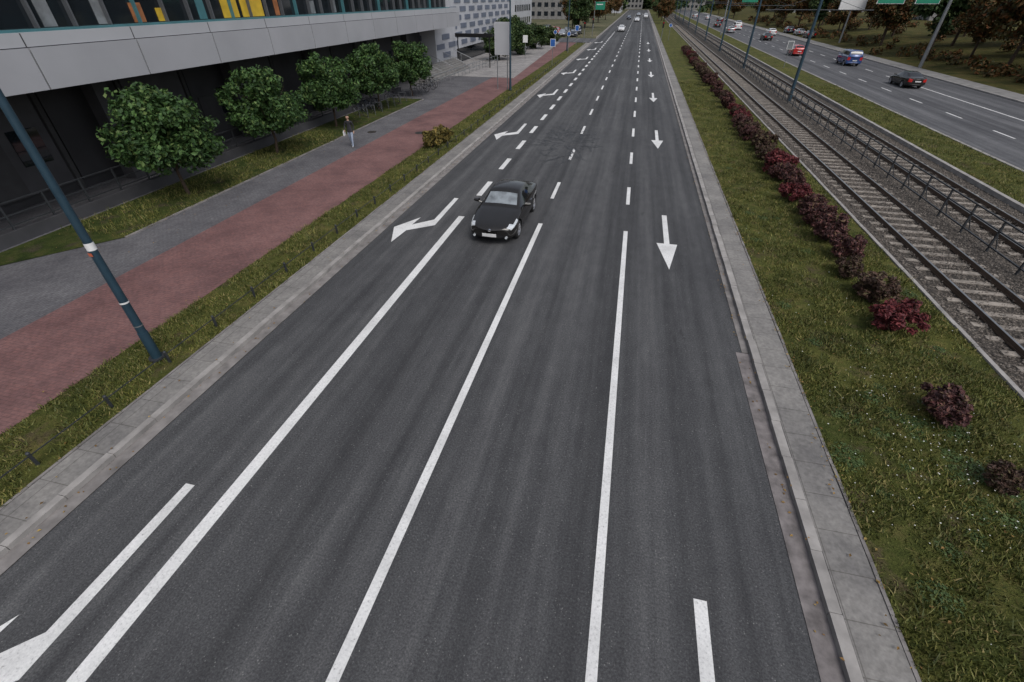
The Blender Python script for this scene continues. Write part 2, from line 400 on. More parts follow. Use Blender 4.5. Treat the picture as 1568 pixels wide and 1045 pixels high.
def signal(x,y):
    b=MB(); b.cyl((0,0,0),(0,0,3.6),.06,.06,'greypole',8); b.box(-.16,.16,-.22,0,2.6,3.6,'grille')
    for z,k in((3.42,'tail'),(3.1,'grille'),(2.78,'grille')): b.cyl((0,-.235,z),(0,-.222,z),.1,.1,k,12)
    b.obj('traffic_light',None,(x,y,.05))
signal(-10.4,108); signal(4.5,112); signal(-10.4,127)

# ------------------------------------------------------------------ main building
bld=empty('office_building')
b=MB()
BX0=-21.0; ZA,ZB,ZC,ZD=4.75,6.05,6.08,6.50
y=-16.0
while y<60:
    b.box(BX0-.5,BX0,y+.02,y+4.36,ZA,ZB,'fascia'); b.box(BX0-.55,BX0-.06,y+.02,y+4.36,ZC,ZD,'fascia2'); y+=4.4
b.box(BX0-.6,BX0-.08,-16,60.3,ZA+.02,ZD-.02,'seam')
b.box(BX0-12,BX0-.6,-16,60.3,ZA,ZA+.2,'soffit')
b.box(BX0-12,BX0-.92,59.9,60.3,ZA+.2,16,'fascia')
b.obj('facade_fascia',bld)
b=MB()
b.box(BX0-.9,BX0-.7,-16,60,ZD,15,'glass')
b.box(BX0-.68,BX0-.16,-16,60.2,ZD,ZD+.07,'teal')
y=-15.; i=0
while y<60:
    b.box(BX0-.7,BX0-.5,y-.035,y+.035,ZD+.08,15,'teal' if i%4==0 else 'mullion'); y+=1.47; i+=1
b.box(BX0-.7,BX0-.52,-16,60,9.6,9.8,'fascia'); b.obj('windows',bld)
b=MB()
for ya,yb,k,h in((25.6,26.8,'yellow',8.8),(27.1,28.9,'yellow',8.6),(20.1,20.7,'orangep',7.3),(18.4,18.9,'greyp',7.5),(23.9,24.4,'teal',8.8),(30,30.4,'orangep',7.4),(33.5,34.3,'greyp',7.3),(36.5,37,'greyp',7.5),(21.4,21.8,'yellow',7.1),(13.2,14,'greyp',7.2),(16.2,16.7,'greyp',7.6)):
    b.box(BX0-.69,BX0-.66,ya,yb,ZD+.1,h,k)
b.obj('window_panels',bld)
b=MB()
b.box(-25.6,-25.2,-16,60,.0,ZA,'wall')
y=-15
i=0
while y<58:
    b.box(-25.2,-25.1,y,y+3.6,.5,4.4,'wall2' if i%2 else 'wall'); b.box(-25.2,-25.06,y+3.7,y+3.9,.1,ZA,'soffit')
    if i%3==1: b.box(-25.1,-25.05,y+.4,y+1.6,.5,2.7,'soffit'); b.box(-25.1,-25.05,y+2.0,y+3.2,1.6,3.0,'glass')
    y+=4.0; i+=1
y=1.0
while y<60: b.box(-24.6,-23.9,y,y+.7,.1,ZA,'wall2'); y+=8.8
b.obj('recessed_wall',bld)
b=MB(); b.box(-21.9,-21.6,4,46,.1,.55,'wall2')
b.obj('plinth_wall')
b=MB(); y=4.0
while y<46: b.box(-21.78,-21.72,y-.03,y+.03,.55,1.5,'darksteel'); y+=1.5
for z in(1.5,1.05,.7): b.box(-21.77,-21.73,4,46,z-.02,z+.02,'darksteel')
b.obj('ramp_railing')

def striped(name,x0,x1,y0,y1,z0,z1,st=.55,shift=0):
    e=empty(name); b=MB(); b.box(x0,x1,y0,y1,z0,z1,'stripeW'); b.obj('walls',e)
    b=MB(); z=z0+.4; j=0
    while z+st<z1:
        yy=y0+.3+((j+shift)%2)*2.0
        while yy<y1-2.6:
            b.box(x1+.002,x1+.06,yy,yy+2.6,z,z+st,'stripeB'); yy+=4.2
        xx=x0+.3+((j)%2)*2.0
        while xx<x1-2.6:
            b.box(xx,xx+2.6,y0-.06,y0-.002,z,z+st,'stripeB'); xx+=4.2
        z+=st*1.7; j+=1
    b.obj('cladding_strips',e); return e
striped('striped_building',-44,-24,68,103,1.8,22)
striped('striped_building',-34,-23.2,60.4,67.9,.1,4.6)
b=MB(); b.box(-43.8,-24.3,68.2,102.8,0,1.8,'glass'); b.obj('shopfront_base')
b=MB()
for i in range(7): b.box(-22.9+i*.3,-22.6+i*.3,52,66,.1,1.25-i*.17,'concrete')
b.obj('entrance_steps')
b=MB()
for yy in(50.5,54,58,62,66):
    b.tube([(-23,yy,2.1),(-20.3,yy,1.05),(-20.3,yy,.1)],.035,'greypole'); b.cyl((-22,yy,.4),(-22,yy,1.75),.03,.03,'greypole')
for z in(.6,1.05): b.tube([(-20,50,z),(-18.6,72,z)],.03,'greypole')
y=50
while y<72: b.cyl((-20+(y-50)/22*1.4,y,.1),(-20+(y-50)/22*1.4,y,1.05),.025,.025,'greypole'); y+=1.2
b.obj('handrail')
b=MB()
b.cyl((0,0,0),(0,0,3.6),.07,.07,'grille',8); b.cyl((4.2,0,0),(4.2,0,3.6),.07,.07,'grille',8); b.box(-.3,4.6,-.1,.1,3.3,3.7,'grille')
b.obj('entrance_portal',None,(-22.5,66.5,.1))
def block(name,x0,x1,y0,y1,h,k='concrete'):
    e=empty(name); b=MB(); b.box(x0,x1,y0,y1,0,h,k); b.box(x0-.2,x1+.2,y0-.2,y1+.2,h,h+.5,'greypole'); b.obj('walls',e)
    b=MB(); z=1.2
    while z+1.5<h:
        x=x0+1
        while x+1.6<x1: b.box(x,x+1.6,y0-.05,y0-.003,z,z+1.5,'glass'); x+=2.8
        yy=y0+1
        while yy+1.6<y1:
            b.box(x1+.003,x1+.05,yy,yy+1.6,z,z+1.5,'glass'); b.box(x0-.05,x0-.003,yy,yy+1.6,z,z+1.5,'glass'); yy+=2.8
        z+=3
    b.obj('windows',e)
block('apartment_block',-70,-34,150,175,24,'stripeW'); block('apartment_block',-60,-30,230,260,18); block('apartment_block',-28,-12,330,360,14,'stripeW')
block('office_block',75,105,170,200,20); block('office_block',60,90,260,290,16,'stripeW'); block('apartment_block',14,44,430,450,22); block('apartment_block',-40,0,440,460,16)

# ------------------------------------------------------------------ vegetation
def leafmesh(clumps,per,size,elong=1.3):
    P=[]
    for c,r in clumps:
        n=int(per*(r**1.0))
        d=rng.normal(size=(n,3)); d/=np.linalg.norm(d,axis=1)[:,None]
        rr=r*rng.random(n)**.45
        P.append((np.array(c)+d*rr[:,None]*np.array([1,1,.85]),d))
    pos=np.concatenate([p for p,_ in P]); dr=np.concatenate([d for _,d in P]); n=len(pos)
    nrm=dr*.8+rng.normal(size=(n,3))*.7+np.array([0,0,.45]); nrm/=np.linalg.norm(nrm,axis=1)[:,None]
    t=np.cross(nrm,rng.normal(size=(n,3))); t/=np.linalg.norm(t,axis=1)[:,None]; bt=np.cross(nrm,t)
    s=(size*(.6+.8*rng.random(n)))[:,None]
    v=np.stack([pos-t*s*elong*.5,pos+bt*s*.42+nrm*s*.1,pos+t*s*elong*.5,pos-bt*s*.42+nrm*s*.1],1).reshape(-1,3)
    return v,n
def meshleaf(name,v,n,mats,extra=None):
    verts=v.tolist(); faces=[(4*i,4*i+1,4*i+2,4*i+3) for i in range(n)]; mi=[0]*n
    me=bpy.data.meshes.new(name)
    if extra:
        off=len(verts); verts+=extra.v; faces+=[tuple(off+q for q in f) for f in extra.f]; mi+=[1]*len(extra.f)
    me.from_pydata(verts,[],faces)
    for k in mats: me.materials.append(M[k])
    me.polygons.foreach_set('material_index',mi); me.update(); return me
def trunk(h,r,limbs,spread,top):
    b=MB(); p=Vector((0,0,0)); rad=r
    for i in range(4):
        q=p+Vector((random.uniform(-.06,.06),random.uniform(-.06,.06),h/4)); b.cyl(p,q,rad,rad*.88,'bark',8,False); p=q; rad*=.88
    for i in range(limbs):
        a=i*6.28/limbs+random.uniform(-.3,.3); s=spread*random.uniform(.5,1)
        m=p+Vector((math.cos(a)*s*.45,math.sin(a)*s*.45,(top-h)*.35)); e=p+Vector((math.cos(a)*s,math.sin(a)*s,(top-h)*random.uniform(.45,.85)))
        b.cyl(p,m,rad*.6,rad*.4,'bark',6,False); b.cyl(m,e,rad*.4,rad*.12,'bark',5,False)
    b.cyl(p,p+Vector((0,0,(top-h)*.8)),rad*.8,rad*.15,'bark',6,False)
    return b
def globe_tree(seed,leaf='leaf',R=2.0,cz=2.75,flat=.80,nc=150,per=185,size=.15,th=1.4,tr=.09,size_r=(.26,.56),skirt=True):
    random.seed(seed); cl=[]
    for i in range(nc):
        d=Vector([random.gauss(0,1) for _ in range(3)]).normalized(); rr=R*(.80+random.uniform(-.18,.20)) if i<nc*.75 else R*random.uniform(.2,.6)
        c=Vector((0,0,cz))+Vector((d.x*rr,d.y*rr,d.z*rr*flat))
        if skirt and abs(d.z)<.45: c.z-=R*.18   # hanging lower skirt
        cl.append((tuple(c),random.uniform(*size_r)))
    v,n=leafmesh(cl,per,size)
    return meshleaf('tree_mesh',v,n,[leaf,'bark'],trunk(th,tr,7,R*.8,cz+R*.6))
gt=[globe_tree(s) for s in(1,2,3)]
for i,(x,y,s) in enumerate([(-19.5,17.2,1.0),(-19.9,24.4,1.0),(-20.1,31.4,1.0),(-20.0,38.0,.97),(-19.9,44.6,1.0)]):
    put(gt[i%3],'globe_maple_tree',None,(x,y,.1),i*1.3,(s,s,s*(1+.03*(i%2))))
big=[globe_tree(s,lf,3.6,6.2,1.0,80,110,.34,3.2,.2,(.8,1.3),False) for s,lf in((11,'leafaut'),(12,'leafdk'),(13,'leafaut'))]
random.seed(5)
def zb(x): return float(np.interp(x,xs,zs))-.1
for i,(x,y) in enumerate([(47,58),(52,66),(43,74),(50,80),(42.5,92),(48,98),(42,108),(48,120),(42,132),(50,138),(43,150),(48,165),(42,182),(52,60.5),(56,72),(54,92),(55,110),(44,205),(43,225),(50,215),(60,56),(60,64),(55,52),(47,49),(44,84),(46,66),(45,116),(46,142),(60,82),(66,76),(44,172),(45,195),(62,100),(43,61)]):
    s=random.uniform(.85,1.2); put(big[i%3],'autumn_tree',None,(x,y,zb(x)),random.uniform(0,6),(s,s,s))
for i,(x,y,s) in enumerate([(-19.5,76,.62),(-18.2,84,.65),(-20.5,90,.75),(-17.6,95,.6),(-16.5,103,.5)]):
    put(big[1],'street_tree',None,(x,y,-.9),i*2.,(s,s,s*.8))
for i,(x,y) in enumerate([(-15,140),(-18,152),(-14,170),(-20,185),(-15,205),(-14,230),(-18,255),(-13,280),(8,200),(8,225),(7.5,250),(8,275),(7.5,300),(-13,305),(38,250),(42,275),(38,300)]):
    s=random.uniform(.8,1.1); put(big[(i+1)%3],'street_tree',None,(x,y,-.2),random.uniform(0,6),(s,s,s))
cl=[]
for i in range(520):
    x=random.uniform(-220,260); y=random.choice([360,400,470,540])+random.uniform(-20,20)
    if -11<x<5 and y<430: continue
    cl.append(((x,y,random.uniform(1,9)),random.uniform(2.5,4.5)))
v,n=leafmesh(cl,26,1.7); put(meshleaf('distant_trees',v,n,['leafdk']),'distant_trees')
cl=[]
for i in range(220):
    y=random.uniform(50,230); x=random.choice([41,50,58])+random.gauss(0,1.5); cl.append(((x,y,zb(x)+random.uniform(.3,1.0)),random.uniform(.5,1.2)))
v,n=leafmesh(cl,120,.3); put(meshleaf('undergrowth',v,n,['leafaut']),'undergrowth')

def shrub(seed,leaf,R=.64,h=1.05,nc=48,per=600,size=.062):
    random.seed(seed); cl=[]
    for i in range(nc):
        d=Vector([random.gauss(0,1) for _ in range(3)]).normalized(); q=random.uniform(.5,.92) if i<nc*.8 else random.uniform(0,.4)
        z=h*.5+d.z*h*.42*q
        cl.append(((d.x*R*q,d.y*R*q,max(.08,z)),R*random.uniform(.15,.29)))
    v,n=leafmesh(cl,per,size,elong=1.9)
    b=MB()
    for i in range(30):
        a=random.uniform(0,6.28); r=R*random.uniform(.3,1.05)
        b.cyl((0,0,0),(math.cos(a)*r,math.sin(a)*r,h*random.uniform(.55,1.12)*(1.15-.45*r/R)),.010,.003,'bark',4,False)
    return meshleaf('shrub_mesh',v,n,[leaf,'bark'],b)
sh=[shrub(21,'shrub'),shrub(22,'shrubbr'),shrub(23,'shrub')]; shr=shrub(24,'shrubred')
random.seed(9)
L=[(7.95,12.4,1.05,1),(7.55,8.9,.88,0),(7.8,7.15,.6,1),(7.95,5.6,.62,0),(8.0,14.1,1.0,1),(7.75,15.5,.72,1),(8.15,16.9,.98,0),(8.0,18.4,1.1,0)]
y=19.8
while y<42: L.append((8+random.uniform(-.22,.22),y,random.uniform(.92,1.2),random.randint(0,9))); y+=random.uniform(1.15,1.6)
while y<100:
    if random.random()<.88: L.append((8+random.uniform(-.2,.2),y,random.uniform(.95,1.25),random.randint(0,9)))
    y+=random.uniform(1.6,3.0)
for i,(x,y,s,r) in enumerate(L):
    put(shr if (r==9 or i==0) else sh[1 if r in(1,4,6) else (0 if i%2 else 2)],'barberry_shrub',None,(x,y,.08),random.uniform(0,6),(s*random.uniform(.95,1.12),s,s*random.uniform(.85,1.1)))
ys=shrub(31,'shrubyel',.7,1.15,40,460,.09)
put(ys,'yellow_shrub',None,(-11.4,27.6,.1),0,(1.0,1.0,1)); put(ys,'yellow_shrub',None,(-11.15,28.9,.1),2,(.95,.95,.95))

def blades(name,regions,mat='blade'):
    V=[]
    for x0,x1,y0,y1,dens,h,z in regions:
        n=int((x1-x0)*(y1-y0)*dens)
        x=rng.uniform(x0,x1,n); y=rng.uniform(y0,y1,n)
        patch=np.sin(x*3.1+np.sin(y*1.7)*2)+np.sin(y*2.3+x)+.7*np.sin(x*6.7+y*1.3)*np.sin(y*5.1-x*2.2)
        keep=(patch+rng.normal(size=n)*.7)>-.75
        x=x[keep];y=y[keep];n=len(x)
        a=rng.uniform(0,6.28,n); w=.007+.010*rng.random(n)
        tuft=1+.55*np.sin(x*5.3+2*np.sin(y*3.9))*np.sin(y*4.7+1.5*np.sin(x*2.9))
        hh=h*(.4+.9*rng.random(n))*tuft
        lx=rng.normal(size=n)*hh*.6; ly=rng.normal(size=n)*hh*.6
        p0=np.stack([x-np.cos(a)*w,y-np.sin(a)*w,np.full(n,z)],1); p1=np.stack([x+np.cos(a)*w,y+np.sin(a)*w,np.full(n,z)],1)
        p2=np.stack([x+lx,y+ly,z+hh],1)
        V.append(np.stack([p0,p1,p2],1).reshape(-1,3))
    v=np.concatenate(V); n=len(v)//3
    me=bpy.data.meshes.new(name); me.vertices.add(len(v)); me.vertices.foreach_set('co',v.ravel())
    me.loops.add(len(v)); me.loops.foreach_set('vertex_index',np.arange(len(v),dtype=np.int32))
    me.polygons.add(n); me.polygons.foreach_set('loop_start',np.arange(0,len(v),3,dtype=np.int32)); me.polygons.foreach_set('loop_total',np.full(n,3,dtype=np.int32))
    me.materials.append(M[mat]); me.update(); me.validate(); put(me,name)
blades('grass',[(4.9,9.72,1.5,14,1500,.075,.1),(4.9,9.72,14,30,800,.09,.1),(4.9,9.7,30,60,280,.11,.1),
 (-12.03,-10.1,-1,14,1300,.075,.1),(-12.03,-10.1,14,30,700,.09,.1),(-12,-10.1,30,60,250,.11,.1),
 (-21.3,-18.1,12.6,30,350,.12,.12),(17.5,20.7,14,60,220,.12,.12)])
cl=[]
for i in range(60):
    if i%3: x,y=random.gauss(6.9,.9),random.gauss(8.0,1.6)
    else: x,y=random.uniform(5.1,9.5),random.uniform(3,28)
    if not 5.05<x<9.6: continue
    cl.append(((x,y,.13),random.uniform(.12,.34)))
v,n=leafmesh(cl,700,.045); v[:,2]=.10+np.abs(v[:,2]-.13)*.22
put(meshleaf('clover_patch',v,n,['clover']),'clover_patch')
b=MB()
for i in range(200):
    x=random.gauss(7.0,.8); y=random.gauss(8.0,1.3)
    if i%4==0: x=random.uniform(5,9.6); y=random.uniform(2,26)
    if not 4.95<x<9.7: continue
    z=.17+random.uniform(0,.04); r=random.uniform(.008,.017)
    b.face([(x-r,y,z),(x,y-r,z),(x+r,y,z+.005),(x,y+r,z)],'flower')
b.obj('clover_flowers')
b=MB()
for i in range(1500):
    q=i%5
    if q==0: x=random.uniform(-12.4,-9.0); y=random.uniform(0,60)
    elif q==1: x=random.uniform(5,9.7); y=random.uniform(2,50)
    elif q==2: x=random.choice([-9.05,3.83])+random.gauss(0,.08); y=random.uniform(0,50)
    elif q==3: x=random.uniform(-21,-16.5); y=random.uniform(11,48)
    else: x=random.gauss(4.85,.12); y=random.uniform(1,50)
    z=.14+random.random()*.03 if not(-9.2<x<3.9) else .02
    r=random.uniform(.018,.04); a=random.uniform(0,3)
    b.face([(x-r*math.cos(a),y-r*math.sin(a),z),(x+r*math.sin(a)*.6,y-r*math.cos(a)*.6,z+.008),(x+r*math.cos(a),y+r*math.sin(a),z),(x-r*math.sin(a)*.6,y+r*math.cos(a)*.6,z+.012)],'fallen')
b.obj('fallen_leaves')

# ------------------------------------------------------------------ cars
COUPE=[(0,.58,.30,.50,.53,.44,.55,.57),(.10,.79,.20,.59,.62,.60,.65,.67),(.32,.865,.17,.655,.69,.62,.715,.74),(.85,.90,.17,.745,.785,.66,.81,.84),
(1.2,.91,.17,.80,.85,.73,.875,.905),(1.42,.91,.17,.825,.88,.75,.90,.935),(1.50,.91,.17,.83,.89,.75,.915,.95),(2.2,.91,.17,.865,.915,.60,1.29,1.35),
(2.35,.91,.17,.87,.92,.585,1.325,1.39),(2.85,.91,.18,.885,.935,.575,1.345,1.415),(3.35,.91,.18,.90,.95,.575,1.29,1.365),(3.5,.91,.18,.905,.955,.585,1.255,1.33),
(4.12,.89,.2,.925,.97,.66,1.01,1.055),(4.2,.885,.21,.925,.97,.66,.995,1.035),(4.6,.83,.26,.90,.94,.62,.96,.985),(4.76,.70,.36,.80,.83,.52,.85,.87)]
HATCH=[(0,.58,.30,.52,.56,.44,.58,.60),(.10,.77,.20,.64,.68,.60,.71,.73),(.32,.84,.17,.74,.78,.66,.81,.83),(.7,.87,.17,.82,.87,.70,.90,.92),
(.95,.88,.17,.86,.92,.72,.95,.98),(1.05,.88,.17,.87,.93,.73,.96,1.0),(1.75,.88,.17,.90,.96,.62,1.37,1.42),(1.9,.88,.17,.91,.97,.61,1.40,1.46),
(2.6,.88,.17,.92,.98,.61,1.42,1.49),(3.3,.88,.18,.94,1.0,.60,1.39,1.46),(3.5,.88,.18,.95,1.01,.60,1.36,1.43),(3.95,.86,.22,.96,1.02,.66,1.08,1.12),
(4.02,.84,.24,.95,1.0,.66,1.03,1.06),(4.1,.76,.34,.86,.90,.60,.93,.95)]
VAN=[(0,.66,.32,.62,.66,.5,.68,.70),(.10,.86,.22,.78,.82,.68,.86,.88),(.3,.92,.2,.92,.96,.74,.99,1.01),(.65,.95,.2,1.0,1.05,.80,1.08,1.11),
(.85,.95,.2,1.04,1.10,.83,1.13,1.17),(.92,.95,.2,1.05,1.11,.83,1.15,1.19),(1.6,.95,.2,1.08,1.15,.76,1.72,1.77),(1.75,.95,.2,1.09,1.16,.76,1.76,1.82),
(2.7,.95,.2,1.10,1.17,.77,1.79,1.86),(4.0,.95,.2,1.10,1.17,.77,1.77,1.84),(4.3,.95,.22,1.10,1.17,.77,1.74,1.81),(4.52,.93,.26,1.08,1.15,.79,1.25,1.28),
(4.57,.92,.28,1.05,1.12,.79,1.2,1.22),(4.64,.86,.4,.95,1.0,.74,1.03,1.05)]
def smooth_mesh(me,lvl):
    o=put(me,'tmp'); m=o.modifiers.new('s','SUBSURF'); m.levels=lvl; m.render_levels=lvl
    dg=bpy.context.evaluated_depsgraph_get(); r=bpy.data.meshes.new_from_object(o.evaluated_get(dg)); bpy.data.objects.remove(o); return r
def carbody(tab,paint,kind,lvl=2,wy=(.92,3.70),wr=.35):
    b=MB(); ws,wt_,rs,rt={'coupe':(6,7,11,12),'hatch':(5,6,10,11),'van':(5,6,10,11)}[kind]
    rings=[]
    for (y,w,zbm,zb_,zg,wt,zs_,zt) in tab:
        half=[(0,zbm),(.85*w,zbm),(.985*w,zbm+.10),(w,zbm+.56*(zb_-zbm)),(.975*w,zb_),(max(wt+.02,.915*w),zg),(wt,zs_),(wt-.055,zs_+.022),(wt*.5,zt-.012),(0,zt)]
        ring=half+[(-x,z) for x,z in reversed(half[1:-1])]
        idx=[]
        for x,z in ring:
            yy=y+ (.18*(abs(x)/.9)**2 if y<.4 else 0) - (.12*(abs(x)/.9)**2 if y>tab[-1][0]-.1 else 0)
            idx.append(len(b.v)); b.v.append((x,yy,z))
        rings.append(idx)
    n=18
    for i in range(len(rings)-1):
        for k in range(n):
            kk=k if k<9 else 17-k
            mt=paint
            if kk in(7,8) and ws<=i<wt_: mt='windscreen'
            if kk in(7,8) and rs<=i<rt: mt='carglass'
            if kk==5 and ws<=i<rt and not(kind=='van' and i>=rt-1): mt='carglass'
            if kk in(0,): mt='grille'
            if i==1 and kk in(4,5): mt='lamp'
            if i==2 and kk==4: mt='lamp'
            if i==0 and kk in(1,): mt='grille'
            if i==len(rings)-2 and kk in(3,4): mt='tail'
            a,c=rings[i],rings[i+1]
            b.f.append((a[k],a[(k+1)%n],c[(k+1)%n],c[k])); b.m.append(b.mi(mt))
    for r,front in((rings[0],True),(rings[-1],False)):
        for k in range(0,9):
            if k==0: f=(r[0],r[1],r[17])
            elif k==8: f=(r[8],r[9],r[10])
            else: f=(r[k],r[k+1],r[17-k],r[18-k])
            if not front: f=tuple(reversed(f))
            b.f.append(f); b.m.append(b.mi('grille' if (front and k in(1,2,0)) or k==0 else paint))
    me=b.mesh('carbody'); me.validate()
    bm=bmesh.new(); bm.from_mesh(me); bmesh.ops.recalc_face_normals(bm,faces=bm.faces); bm.to_mesh(me); bm.free()
    me=smooth_mesh(me,lvl)
    body=put(me,'tmpbody'); c=MB()
    for y in wy:
        for s in(-1,1):
            c.cyl((s*.60,y,.33),(s*1.2,y,.33),wr+.035,wr+.035,'grille',28)
    cut=c.obj('tmpcut')
    bm=bmesh.new(); bm.from_mesh(cut.data); bmesh.ops.recalc_face_normals(bm,faces=bm.faces); bm.to_mesh(cut.data); bm.free()
    m=body.modifiers.new('b','BOOLEAN'); m.object=cut; m.operation='DIFFERENCE'; m.solver='EXACT'
    try: m.material_mode='TRANSFER'
    except Exception: pass
    dg=bpy.context.evaluated_depsgraph_get(); dg.update()
    me=bpy.data.meshes.new_from_object(body.evaluated_get(dg))
    bpy.data.objects.remove(body); bpy.data.objects.remove(cut)
    me.polygons.foreach_set('use_smooth',[True]*len(me.polygons))
    try: me.set_sharp_from_angle(angle=math.radians(38))
    except Exception: pass
    return me
def wheelmesh(wr):
    b=MB(); n=24
    prof=[(-.10,.20),(-.105,wr-.05),(-.085,wr-.008),(-.04,wr),(.06,wr),(.105,wr-.02),(.115,wr-.06),(.11,.225)]
    for (x0,r0),(x1,r1) in zip(prof[:-1],prof[1:]):
        for q in range(n):
            t0,t1=2*math.pi*q/n,2*math.pi*(q+1)/n
            b.face([(x0,r0*math.cos(t0),r0*math.sin(t0)),(x0,r0*math.cos(t1),r0*math.sin(t1)),(x1,r1*math.cos(t1),r1*math.sin(t1)),(x1,r1*math.cos(t0),r1*math.sin(t0))],'tyre')
    b.cyl((.0,0,0),(.03,0,0),.225,.225,'grille',24)
    for q in range(n):
        t0,t1=2*math.pi*q/n,2*math.pi*(q+1)/n
        b.face([(.11,.228*math.cos(t0),.228*math.sin(t0)),(.11,.228*math.cos(t1),.228*math.sin(t1)),(.08,.20*math.cos(t1),.20*math.sin(t1)),(.08,.20*math.cos(t0),.20*math.sin(t0))],'rim')
    for q in range(5):
        t=2*math.pi*q/5
        for dt in(-.13,.13):
            b.cyl((.085,.04*math.cos(t),.04*math.sin(t)),(.085,.21*math.cos(t+dt),.21*math.sin(t+dt)),.022,.018,'rim',5)
    b.cyl((.06,0,0),(.1,0,0),.06,.05,'rim',10)
    return b.mesh('wheel_mesh')
WH=wheelmesh(.33)
def details(tab,kind,paint):
    b=MB(); L=tab[-1][0]
    b.box(-.26,.26,-.035,-.012,.36,.47,'plate'); b.box(-.26,.26,L+.012,L+.03,.62,.73,'plate')
    for s in(-1,1):
        b.cyl((s*.60,.085,.32),(s*.60,.16,.32),.045,.045,'lamp',12)
        y=tab[{'coupe':6,'hatch':5,'van':5}[kind]][0]+.25; z=tab[6][4]+.05; w=.90*tab[6][1]
        b.cyl((s*w,y+.05,z-.02),(s*(w+.14),y+.02,z+.03),.025,.03,paint,6)
        for q in range(3): b.cyl((s*(w+.10),y-.01+.035*q,z+.06),(s*(w+.29),y+.03+.035*q,z+.06),.075-.015*abs(q-1),.055-.01*abs(q-1),paint,10)
        b.box(s*.905-.012,s*.905+.012,2.85,3.02,.775,.80,'chrome' if kind=='coupe' else 'grille')
    b.cyl((0,-.012,.58),(0,.03,.60),.05,.05,'chrome',14)
    i={'coupe':6,'hatch':5,'van':5}[kind]; y0=tab[i][0]; zc=tab[i][7]
    b.cyl((-.45,y0+.0,zc+.0),(.1,y0+.14,zc+.07),.008,.008,'grille',4); b.cyl((.1,y0+.0,zc+.01),(.6,y0+.16,zc+.05),.008,.008,'grille',4)
    return b.mesh('car_details')
cache={}
def car(name,kind,paint,x,y,rev=False,z=0,lvl=2,sc=1,dz=0):
    tab={'coupe':COUPE,'hatch':HATCH,'van':VAN}[kind]; key=(kind,paint)
    wy={'coupe':(.95,3.68),'hatch':(.80,3.30),'van':(.80,3.62)}[kind]
    if key not in cache: cache[key]=(carbody(tab,paint,kind,lvl,wy),details(tab,kind,paint))
    L=tab[-1][0]
    e=empty(name,(x,y+(L if rev else 0),z),math.pi if rev else dz,(sc,sc,sc))
    put(cache[key][0],'body',e); put(cache[key][1],'trim',e)
    for i,yy in enumerate(wy):
        for s in(-1,1):
            w=put(WH,'wheel_%d'%(i*2+(s>0)+1),e,(s*.78,yy,.33)); w.rotation_euler=(0,0,0 if s>0 else math.pi)
    return e
def paint(name,c,metal=.3,r=.25,spec=.5,coat=1):
    M[name]=simple(name,c,r,metal,.04,2,spec,0,coat)
paint('paint_black',(.014,.013,.0125),0,.10,.6,0); paint('paint_red',(.42,.02,.02),.1); paint('paint_blue',(.02,.06,.20),.3); paint('paint_white',(.65,.65,.66),0); paint('paint_silver',(.35,.36,.38),.6); paint('paint_navy',(.015,.02,.04))
car('coupe_car','coupe','paint_black',-4.40,15.3,False,0,2,1.03,-.02)
car('sedan_car','coupe','paint_black',28.0,60.0,True,.02)
car('blue_van','van','paint_blue',28.6,79.5,True,.02)
car('red_car','hatch','paint_red',24.9,92,True,.02)
far=[(27,125,'coupe','paint_black'),(31.3,142,'hatch','paint_white'),(23.1,150,'hatch','paint_silver'),(27,165,'van','paint_white'),(23.2,178,'coupe','paint_black'),(31.2,190,'coupe','paint_silver'),(27,205,'van','paint_navy'),(31,222,'hatch','paint_black'),(27,240,'coupe','paint_white'),(23,255,'van','paint_silver')]
for x,y,k,p in far: car('distant_car' ,k,p,x,y,True,.02)
for x,y,k,p in[(-4.7,150,'hatch','paint_white'),(-1.3,215,'coupe','paint_white'),(-4.8,235,'hatch','paint_navy'),(2.1,250,'van','paint_white'),(-1.2,280,'coupe','paint_silver')]: car('distant_car',k,p,x,y)
for i in range(9):
    car('parked_car',['hatch','coupe','van'][i%3],['paint_navy','paint_silver','paint_red','paint_black','paint_white'][i%5],-15-2.7*(i%5),128+7*(i//5)+i*.3)
for i in range(3):
    car('parked_car',['hatch','coupe'][i%2],['paint_black','paint_silver','paint_navy'][i%3],37.2+(i%2)*.3,112+i*9.2+20,True,.15)

# ------------------------------------------------------------------ bicycles
def bicycle():
    b=MB()
    for cy in(0,1.02):
        pts=[(0,cy+.33*math.cos(t),.33+.33*math.sin(t)) for t in np.linspace(0,2*math.pi,21)]; b.tube(pts,.02,'tyre',5)
        for q in range(8):
            t=q*math.pi/4; b.cyl((0,cy,.33),(0,cy+.32*math.cos(t),.33+.32*math.sin(t)),.004,.004,'greypole',3)
    A=(0,0,.33);Bb=(0,.42,.30);S=(0,.28,.82);H=(0,.82,.86);F=(0,1.02,.33);Hd=(0,.80,1.0)
    for p,q in((A,Bb),(A,S),(Bb,S),(Bb,H),(S,H),(H,F),(H,Hd)): b.cyl(p,q,.018,.018,'paint_navy',6)
    b.tube([(-.28,.72,1.02),(0,.82,1.0),(.28,.72,1.02)],.014,'grille'); b.box(-.07,.07,.14,.38,.86,.91,'grille'); b.cyl(S,(0,.27,.88),.014,.014,'grille')
    return b.mesh('bicycle_mesh')
bm_=bicycle()
for x,y,r in((-19.3,46.8,1.2),(-19.2,48.2,1.35),(-19.7,36.2,1.1),(-19.6,34.9,1.25),(-19.5,37.2,1.2),(-19.6,40.6,1.3),(-19.4,49.4,1.1)): put(bm_,'bicycle',None,(x,y,.12),r)
b=MB()
for i in range(14):
    y=34.5+i*1.2
    b.tube([(-19.9,y,.1),(-19.9,y,.8),(-19.2,y,.8),(-19.2,y,.1)],.022,'mullion')
b.obj('bicycle_rack')

